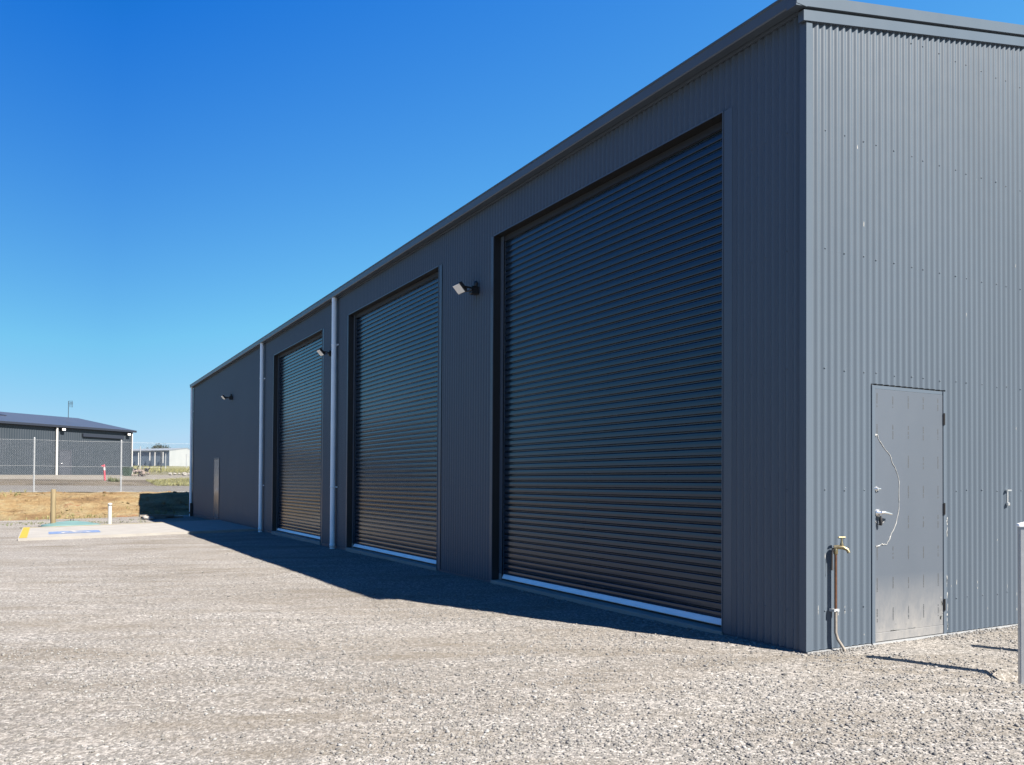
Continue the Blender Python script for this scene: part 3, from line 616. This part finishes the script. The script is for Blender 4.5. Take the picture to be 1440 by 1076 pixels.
b = MB(); b.tube([(0.06, -0.03, 0.16), (0.06, -0.03, 0.22), (0.06, 0.05, 0.22), (0.06, 0.05, 0.16)], 0.010, 6); b.build('handle', M['dark'], lid)
PL = [(-28.9, -1.55, 0.0, 0.9, 12, 'pale sawn timber offcut nearest the slab, lying half in the shade'), (-29.3, -1.25, 0.0, 1.5, 20, 'long timber plank lying on the ground in the shade by the shed corner'),
      (-29.0, -1.45, 0.075, 1.2, 34, 'timber plank resting across the other offcuts by the shed corner')]
for x, y, dz, L, a, lb in PL:
    b = MB(); b.bbox((-L/2, -0.075, 0), (L/2, 0.075, 0.07), 0.006); o = b.build('timber_plank', M['plank']); o.location = (x, y, yard(x, y)+0.01+dz); o.rotation_euler = (0, 0, R(a+60)); tag(o, lb, 'plank', 'timber offcuts by the shed corner')
b = MB(); b.chunk((0, 0, 0.07), 0.16, 4); b.chunk((0.22, 0.1, 0.05), 0.11, 5); b.chunk((-0.16, 0.16, 0.05), 0.12, 6)
o = b.build('concrete_block', M['rock']); o.location = (-28.45, -1.85, yard(-28.4, -1.8)-0.02); tag(o, 'broken pale concrete lump at the end of the timber offcuts', 'rubble')

# ------------------------------------------------------------------ chain-link fence
XFE = -36.9
fe = empty('chain_link_fence', (XFE, 0, 0.73)); tag(fe, 'chain-link wire fence on thin galvanised posts along the top of the earth bank', 'fence')
py_ = [-19.1, -15.7, -12.3, -8.9, -5.5, -2.1, 1.3, 4.7, 8.1]
for y in py_:
    b = MB(); b.tube([(0, y, -0.1), (0, y, 2.36)], 0.034, 12); b.lathe([(0.034, 2.35), (0.040, 2.355), (0.034, 2.385), (0.0, 2.40)], (0, y, 0), 12); ps = b.build('fence_post', M['galv'], fe)
    b = MB(); b.chunk((0.03, y, -0.03), 0.26, int(y*10)+99, 0.35); b.chunk((0.05, y+0.33, -0.02), 0.13, int(y*10)+77, 0.4); b.chunk((0.1, y-0.42, -0.02), 0.15, int(y*10)+55, 0.4); b.build('footing', M['footing'], ps)
for z in (2.30, 1.18, 0.06):
    b = MB(); ptsw = []
    for k, y in enumerate(py_[:-1]):
        for t_ in np.linspace(0, 1, 7)[:-1]: ptsw.append((0.036, y+3.4*t_, z-0.02*math.sin(math.pi*t_)))
    ptsw.append((0.036, py_[-1], z)); b.tube(ptsw, 0.0035, 5); b.build('strand_wire', M['galv'], fe)
b = MB(); H = 2.26; p = 0.075; y0_, y1_ = -12.3, 4.7
for sg in (1, -1):
    k = y0_-H
    while k < y1_+H:
        ya, za, yb, zb = (k, 0.05, k+H, 0.05+H) if sg > 0 else (k+H, 0.05, k, 0.05+H)
        # clip to the fence run
        def clip(ya, za, yb, zb):
            out = []
            for (u, v_, s_, t2) in ((ya, za, yb, zb), (yb, zb, ya, za)):
                if u < y0_: f_ = (y0_-u)/(s_-u) if s_ != u else 2; u, v_ = y0_, v_+(t2-v_)*f_
                elif u > y1_: f_ = (u-y1_)/(u-s_) if s_ != u else 2; u, v_ = y1_, v_+(t2-v_)*f_
                out.append((u, v_))
            return out
        if min(ya, yb) < y1_ and max(ya, yb) > y0_:
            (a1, a2), (b1, b2) = clip(ya, za, yb, zb)
            w_ = 0.0015; x_ = 0.040+0.002*sg
            dy, dz = (b1-a1), (b2-a2); L = math.hypot(dy, dz)
            if L > 0.05:
                ny, nz_ = -dz/L*w_, dy/L*w_
                vs = [(x_-w_, a1+ny, a2+nz_), (x_-w_, a1-ny, a2-nz_), (x_+w_, a1, a2), (x_-w_, b1+ny, b2+nz_), (x_-w_, b1-ny, b2-nz_), (x_+w_, b1, b2)]
                b.add(vs, [(0,1,4,3), (1,2,5,4), (2,0,3,5)])
        k += p
b.build('wire_mesh', M['galv'], fe)

# ------------------------------------------------------------------ neighbouring shed across the road
ns = empty('neighbour_shed', (-75.42, 1.53, 1.62), math.atan2(-0.797, 0.604)); tag(ns, 'low dark grey shed with a white downpipe across the road behind the wire fence', 'shed')
# local: +x runs along the wall to the left of the photo, local -y faces... the camera side is +y
L_, D2, H2, HR = 26.0, 14.0, 4.0, 1.25
sy = 1.0
b = MB()
xs2 = np.arange(0, L_+0.01, 0.1); vs = []
for i, x in enumerate(xs2): o_ = 0.012 if i % 2 else -0.012; vs += [(x, sy*o_, -0.6), (x, sy*o_, H2)]
b.add(vs, [(2*i, 2*i+1, 2*i+3, 2*i+2) for i in range(len(xs2)-1)])
b.add([(0, 0, -.6), (0, 0, H2), (0, -D2/2*sy, H2+HR), (0, -D2*sy, H2), (0, -D2*sy, -.6)], [(0,1,2,3,4)]); b.add([(L_, 0, -.6), (L_, 0, H2), (L_, -D2/2*sy, H2+HR), (L_, -D2*sy, H2), (L_, -D2*sy, -.6)], [(4,3,2,1,0)])
b.add([(0, -D2*sy, -.6), (L_, -D2*sy, -.6), (L_, -D2*sy, H2), (0, -D2*sy, H2)], [(0,1,2,3)]); b.build('wall', M['shedwall'], ns)
b = MB(); e = 0.25
for s_ in (0, 1):
    ya, za = (0.18, H2-0.03) if s_ == 0 else (-D2-0.18, H2-0.03)
    b.add([(-e, ya, za), (L_+e, ya, za), (L_+e, -D2/2, H2+HR), (-e, -D2/2, H2+HR), (-e, ya, za+0.09), (L_+e, ya, za+0.09), (L_+e, -D2/2, H2+HR+0.09), (-e, -D2/2, H2+HR+0.09)], [(0,1,2,3), (7,6,5,4), (0,4,5,1), (1,5,6,2), (2,6,7,3), (3,7,4,0)])
rf = b.build('roof', M['shedroof'], ns)
b = MB(); b.box((-e, 0.181, H2-0.12), (L_+e, 0.30, H2+0.05)); b.build('gutter', M['navy'], rf)
b = MB(); sl_ = HR/(D2/2); a_ = math.atan(sl_)
b.box((8.8, -4.9, 0), (18, -3.9, 0.08), Matrix.Translation((0, 0, H2+0.06)) @ Matrix.Rotation(-a_, 4, 'X')); b.build('roof_panel', M['navy'], rf)
b = MB(); ax, ay = 0.9, -D2/2+0.2; b.tube([(ax, ay, H2+HR-0.1), (ax, ay, H2+HR+1.55)], 0.025, 6)
b.tube([(ax-0.2, ay, H2+HR+1.4), (ax-0.45, ay, H2+HR+1.4)], 0.02, 6)
for k in range(3): b.tube([(ax-0.14-0.13*k, ay, H2+HR+1.0), (ax-0.14-0.13*k, ay, H2+HR+1.6)], 0.016, 5)
b.tube([(ax, ay, H2+HR+1.3), (ax-0.42, ay, H2+HR+1.3)], 0.014, 5); b.build('antenna', M['dark'], rf)
for px in (7.38, 0.07, 20.0):
    b = MB(); b.tube([(px, 0.14, -0.3), (px, 0.14, H2-0.1)], 0.085 if px > 1 else 0.05, 12); b.build('downpipe', M['white'], ns)
b = MB(); b.box((6.05, 0.014, -0.05), (7.0, 0.03, 2.05)); d3 = b.build('door', M['shedroof'], ns)
b = MB(); b.box((5.95, 0.014, -0.05), (6.05, 0.05, 2.12)); b.box((7.0, 0.014, -0.05), (7.08, 0.05, 2.12)); b.box((6.05, 0.014, 2.05), (7.0, 0.05, 2.12)); b.build('frame', M['shedroof'], d3)
b = MB(); b.tube([(6.9, 0.03, 1.0), (6.9, 0.09, 1.0), (6.78, 0.09, 1.0)], 0.02, 6); b.build('handle', M['chrome'], d3)
b = MB(); b.box((1.0, 0.014, 3.26), (5.0, 0.16, 3.52)); b.build('shutter_box', M['navy'], ns)
for px, pz in ((6.9, 3.72), (0.55, 3.68)):
    b = MB(); b.bbox((px-0.16, 0.15, pz-0.1), (px+0.16, 0.30, pz+0.1), 0.01); b.box((px-0.03, 0.014, pz-0.03), (px+0.03, 0.15, pz+0.03)); f2 = b.build('floodlight', M['dark'], ns)
    b = MB(); b.box((px-0.14, 0.301, pz-0.08), (px+0.14, 0.315, pz+0.08)); b.build('lens', M['lens'], f2)

# ------------------------------------------------------------------ across the road: bin, marker, scrap, rocks
bn = empty('wheelie_bin', (-67.9, 0.62, 1.60), R(60)); tag(bn, 'dark green wheelie bin standing at the corner of the neighbouring shed', 'bin')
b = MB(); vs = [(-0.22,-0.24,0.06), (0.22,-0.24,0.06), (0.22,0.24,0.06), (-0.22,0.24,0.06), (-0.29,-0.31,0.74), (0.29,-0.31,0.74), (0.29,0.31,0.74), (-0.29,0.31,0.74)]
b.add(vs, [(3,2,1,0), (4,5,6,7), (0,1,5,4), (1,2,6,5), (2,3,7,6), (3,0,4,7)]); b.build('tub', M['binplastic'], bn)
b = MB(); b.bbox((-0.32, -0.34, 0.742), (0.32, 0.36, 0.80), 0.012); b.build('lid', M['binplastic'], bn)
b = MB(); b.tube([(-0.25, 0.38, 0.72), (0.25, 0.38, 0.72)], 0.02, 8); b.build('handle', M['binplastic'], bn)
for sx in (-0.25, 0.25):
    b = MB(); b.tube([(sx-0.03, 0.24, 0.09), (sx+0.03, 0.24, 0.09)], 0.1, 14); b.build('wheel', M['black'], bn)
mk = empty('marker_post', (-56.6, -1.62, farz(-56.6, -1.62)-0.05)); mk.rotation_euler = (R(3), R(-4), 0); tag(mk, 'leaning pink-red marker post with a pale band in front of the neighbouring shed', 'marker post')
b = MB(); b.tube([(0, 0, -0.1), (0, 0, 1.06), (0, 0, 1.10)], [0.062, 0.055, 0.04], 12); b.build('shaft', M['pink'], mk)
b = MB(); b.tube([(0, 0, 0.72), (0, 0, 0.90)], 0.0595, 12); b.build('band', M['white'], mk)
b = MB(); b.box((-0.02, -0.16, 0.98), (0.02, -0.04, 1.06)); b.build('tag', M['pink'], mk)
# scrap heap
hp = empty('scrap_heap', (-65.3, 1.3, 1.58)); tag(hp, 'small heap of pinkish rubble and dark scrap beside the green bin', 'scrap heap')
b = MB()
for k in range(26): b.chunk((random.gauss(0, .22), random.gauss(0.05, .33), random.uniform(0.0, 0.5)), random.uniform(.06, .16), k+200, 0.7)
b.build('rubble', M['rubble'], hp)
b = MB()
for k in range(7):
    y = random.uniform(-.5, .5); b.tube([(0, y, random.uniform(.2, .5)), (random.uniform(-.2, .2), y+random.uniform(-.25, .25), random.uniform(.5, .95))], random.uniform(.02, .05), 6)
b.chunk((0.05, -0.42, 0.55), 0.16, 301); b.chunk((0, 0.45, 0.6), 0.14, 302); b.build('scrap_metal', M['dark'], hp)
b = MB()
for k in range(4): b.box((-0.5, -0.05, 0), (0.5, 0.05, 0.03), Matrix.Translation((0.2, -0.1+0.12*k, 0.3+0.05*k)) @ Matrix.Rotation(R(60+10*k), 4, 'Z') @ Matrix.Rotation(R(25), 4, 'Y'))
b.build('board', M['plank'], hp)
rk = random.Random(9)
RL = [('leftmost whitish rock of the row lying on the dirt, a low broad one', .20), ('second whitish rock from the left of the row on the dirt', .15), ('small whitish rock in the middle of the row on the dirt', .13),
      ('large whitish rock just right of the middle of the row', .24), ('whitish rock second from the right of the row on the dirt', .19), ('rightmost whitish rock of the row, nearest the big shed', .26)]
for k, (lb, rr_) in enumerate(RL):
    t_ = k/5; x = -75.9+0.9*t_+rk.uniform(-.2, .2); y = 4.75+1.85*t_; b = MB(); b.chunk((0, 0, 0.05), rr_, k+400, 0.6); o = b.build('rock', M['rock']); o.location = (x, y, farz(x, y)+0.08)
    tag(o, lb, 'rock', 'whitish rocks beyond the road')
def tufts(name, n, xr, yr, h0, h1, mt, label, cat, taper=True):
    b = MB()
    for k in range(n):
        x = random.uniform(*xr); y = random.uniform(*yr); z = farz(x, y); h = random.uniform(h0, h1)
        if taper: h *= 0.45+0.55*min(1, (y-yr[0])/(0.35*(yr[1]-yr[0])))
        for j in range(5):
            a = random.uniform(0, 6.28); l = random.uniform(.05, .22); w_ = 0.018
            b.add([(x-w_*math.sin(a), y+w_*math.cos(a), z-.02), (x+w_*math.sin(a), y-w_*math.cos(a), z-.02), (x+l*math.cos(a), y+l*math.sin(a), z+h*random.uniform(.7, 1))], [(0, 1, 2)])
    o = b.build(name, mt); tag(o, label, cat, kind='stuff'); return o
tufts('grass_strip', 3600, (-57.5, -50.0), (0.9, 9.0), 0.16, 0.42, M['grass'], 'strip of yellow-green grass on the far side of the road', 'grass')
tufts('field_grass', 5200, (-150, -84), (2.0, 26.0), 0.2, 0.55, M['grass'], 'rough dry grass in front of the far pale shed', 'grass', False)
tufts('grass_tuft', 70, (-54.3, -53.7), (-1.55, -1.0), 0.12, 0.42, M['weed'], 'green weed clump at the foot of the pink-red marker post', 'weed', False)
b = MB()
for k in range(500):
    x = random.uniform(-29.5, -24.8); y = random.uniform(-6.5, -2.0); z = yard(x, y); h = random.uniform(.02, .07)
    if N2(x, y, 0.8, 12) < -0.05: continue
    for j in range(4):
        a = random.uniform(0, 6.28); l = random.uniform(.02, .08)
        b.add([(x-.008*math.sin(a), y+.008*math.cos(a), z-.01), (x+.008*math.sin(a), y-.008*math.cos(a), z-.01), (x+l*math.cos(a), y+l*math.sin(a), z+h)], [(0, 1, 2)])
o = b.build('weeds', M['weed'])
bt = MB()
for k in range(900):
    t_ = random.choice([random.uniform(0.75, 1.0), random.uniform(-0.05, 0.12), random.random()]); x = XF+(XT-XF)*t_; y = random.uniform(-12, 5)
    if N2(x, y, 0.7, 15) < 0.02: continue
    z = bankz(x, y); h = random.uniform(.05, .17)
    for j in range(5):
        a = random.uniform(0, 6.28); l = random.uniform(.03, .12)
        bt.add([(x-.010*math.sin(a), y+.010*math.cos(a), z-.02), (x+.010*math.sin(a), y-.010*math.cos(a), z-.02), (x+l*math.cos(a), y+l*math.sin(a), z+h)], [(0, 1, 2)])
tag(bt.build('bank_grass', M['grass']), 'thin dry grass tufts growing on the cut earth bank', kind='stuff'); tag(o, 'sparse low weeds on the bare ground between slab and bank', 'weeds', kind='stuff')
b = MB(); rk = random.Random(21)
for k in range(220):
    t_ = rk.random(); x = XF+(XT-XF)*t_+rk.uniform(-.1, .1); y = rk.uniform(-13, 5); b.chunk((x, y, bankz(x, y) if x > XT else farz(x, y)), rk.choice([.025, .04, .05, .09]), k+900, 0.6, 6)
o = b.build('bank_clods', M['bank']); tag(o, 'loose clods of clay lying on the cut earth bank', 'clods', kind='stuff')

# ------------------------------------------------------------------ far shed, posts and tree
fs_ = empty('distant_shed', (-199.4, 19.7, 4.55)); tag(fs_, 'distant shed with a shaded blue-grey side and a pale sunlit gable end', 'shed')
Cc = Vector((0, 0, 0)); Ld = Vector((-10.8, -6.95, 0))*3.0; Rd = Vector((-23.1, 10.0, 0))*1.1
b = MB(); b.add([Cc-Vector((0,0,1)), Ld-Vector((0,0,1)), Ld+Vector((0,0,3.6)), Cc+Vector((0,0,3.6))], [(0,1,2,3)]); b.build('side_wall', M['farwall_haze'], fs_)
b = MB(); mid = Rd*0.5; apx = Vector((0, 0, 4.6)); 
b.add([Cc-Vector((0,0,1)), Rd-Vector((0,0,1)), Rd+Vector((0,0,3.6)), mid+apx, Cc+Vector((0,0,3.6))], [(4,3,2,1,0)]); b.add([Ld-Vector((0,0,1)), Ld+Rd-Vector((0,0,1)), Ld+Rd+Vector((0,0,3.6)), Ld+mid+apx, Ld+Vector((0,0,3.6))], [(0,1,2,3,4)]); b.build('gable_wall', M['farpale_haze'], fs_)
b = MB(); z_ = Vector((0, 0, 0.12)); h_ = Vector((0, 0, 3.55))
for p0, p1 in ((Cc+h_-Rd*0.01, mid+apx), (Rd+h_+Rd*0.01, mid+apx)):
    vs = [p0, p0+Ld, p1+Ld, p1]; b.add([v for v in vs]+[v+z_*2 for v in vs], [(0,1,2,3), (7,6,5,4), (0,4,5,1), (1,5,6,2), (2,6,7,3), (3,7,4,0)])
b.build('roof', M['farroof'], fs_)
for f_, h0 in ((0.045*3, 0.8), (0.115*3, 0.0), (0.16*3, 1.4), (0.26*3, 0.3)):
    pt = Ld*f_/3+Vector((0.5, -0.3, 0)); b = MB(); b.tube([pt+Vector((0, 0, h0)), pt+Vector((0, 0, 3.3))], 0.10, 8); b.build('downpipe', M['white'], fs_)
sp = MB(); sp.tube([(0, 0, -0.2), (0, 0, 2.05), (0, 0, 2.1)], [0.05, 0.05, 0.03], 8); o = sp.build('steel_post', M['dark']); o.location = (-87.1, 5.25, farz(-87.1, 5.25)); tag(o, 'thin dark steel post standing in the grass before the distant shed', 'post')
for k, (x, y, h, lb) in enumerate([(-86, 3.2, 2.6, 'thin pale fence post nearest the green bin in the field'), (-100, 7.2, 2.0, 'thin pale fence post in the field before the pale gable'), (-118, 12.0, 2.2, 'thin pale fence post far out in the field by the big shed')]):
    b = MB(); b.tube([(0, 0, -0.2), (0, 0, h)], 0.045, 8); o = b.build('field_post', M['galv']); o.location = (x, y, farz(x, y)); tag(o, lb, 'fence post', 'thin posts in the field')
def tree(loc, w_, h, label):
    t_ = empty('tree', loc); tag(t_, label, 'tree', 'distant trees on the skyline')
    b = MB(); b.tube([(0, 0, -0.5), (0.1, 0, h*0.4), (0, 0.1, h*0.8)], [0.3, 0.22, 0.08], 8)
    for k in range(6):
        a = k*1.05; b.tube([(0, 0, h*0.35+0.2*k), (w_*0.3*math.cos(a), w_*0.3*math.sin(a), h*0.6+0.15*k)], [0.12, 0.04], 6)
    b.build('trunk', M['bark'], t_)
    b = MB(); rg = random.Random(int(w_*10))
    cl = [(rg.uniform(-.42, .42)*w_, rg.uniform(-.42, .42)*w_, h*rg.uniform(.5, .86), rg.uniform(.10, .2)*w_) for _ in range(20)]
    for cx, cy, cz, cr in cl:
        cz -= (math.hypot(cx, cy)/w_)**2*h*0.7
        for k in range(110):
            d_ = Vector((rg.gauss(0, 1), rg.gauss(0, 1), rg.gauss(0, .7))).normalized()*cr*rg.uniform(.5, 1.05)
            c = Vector((cx, cy, cz))+d_; a = Vector((rg.gauss(0, 1), rg.gauss(0, 1), rg.gauss(0, 1))).normalized()*rg.uniform(.12, .28); e_ = a.orthogonal().normalized()*0.12
            b.add([c-a, c+e_, c+a, c-e_], [(0, 1, 2, 3)])
    b.build('crown', M['leaf'], t_)
tree((-276, 26.0, 5.0), 8.6, 8.4, 'low rounded grey-green tree showing above the distant shed roof')
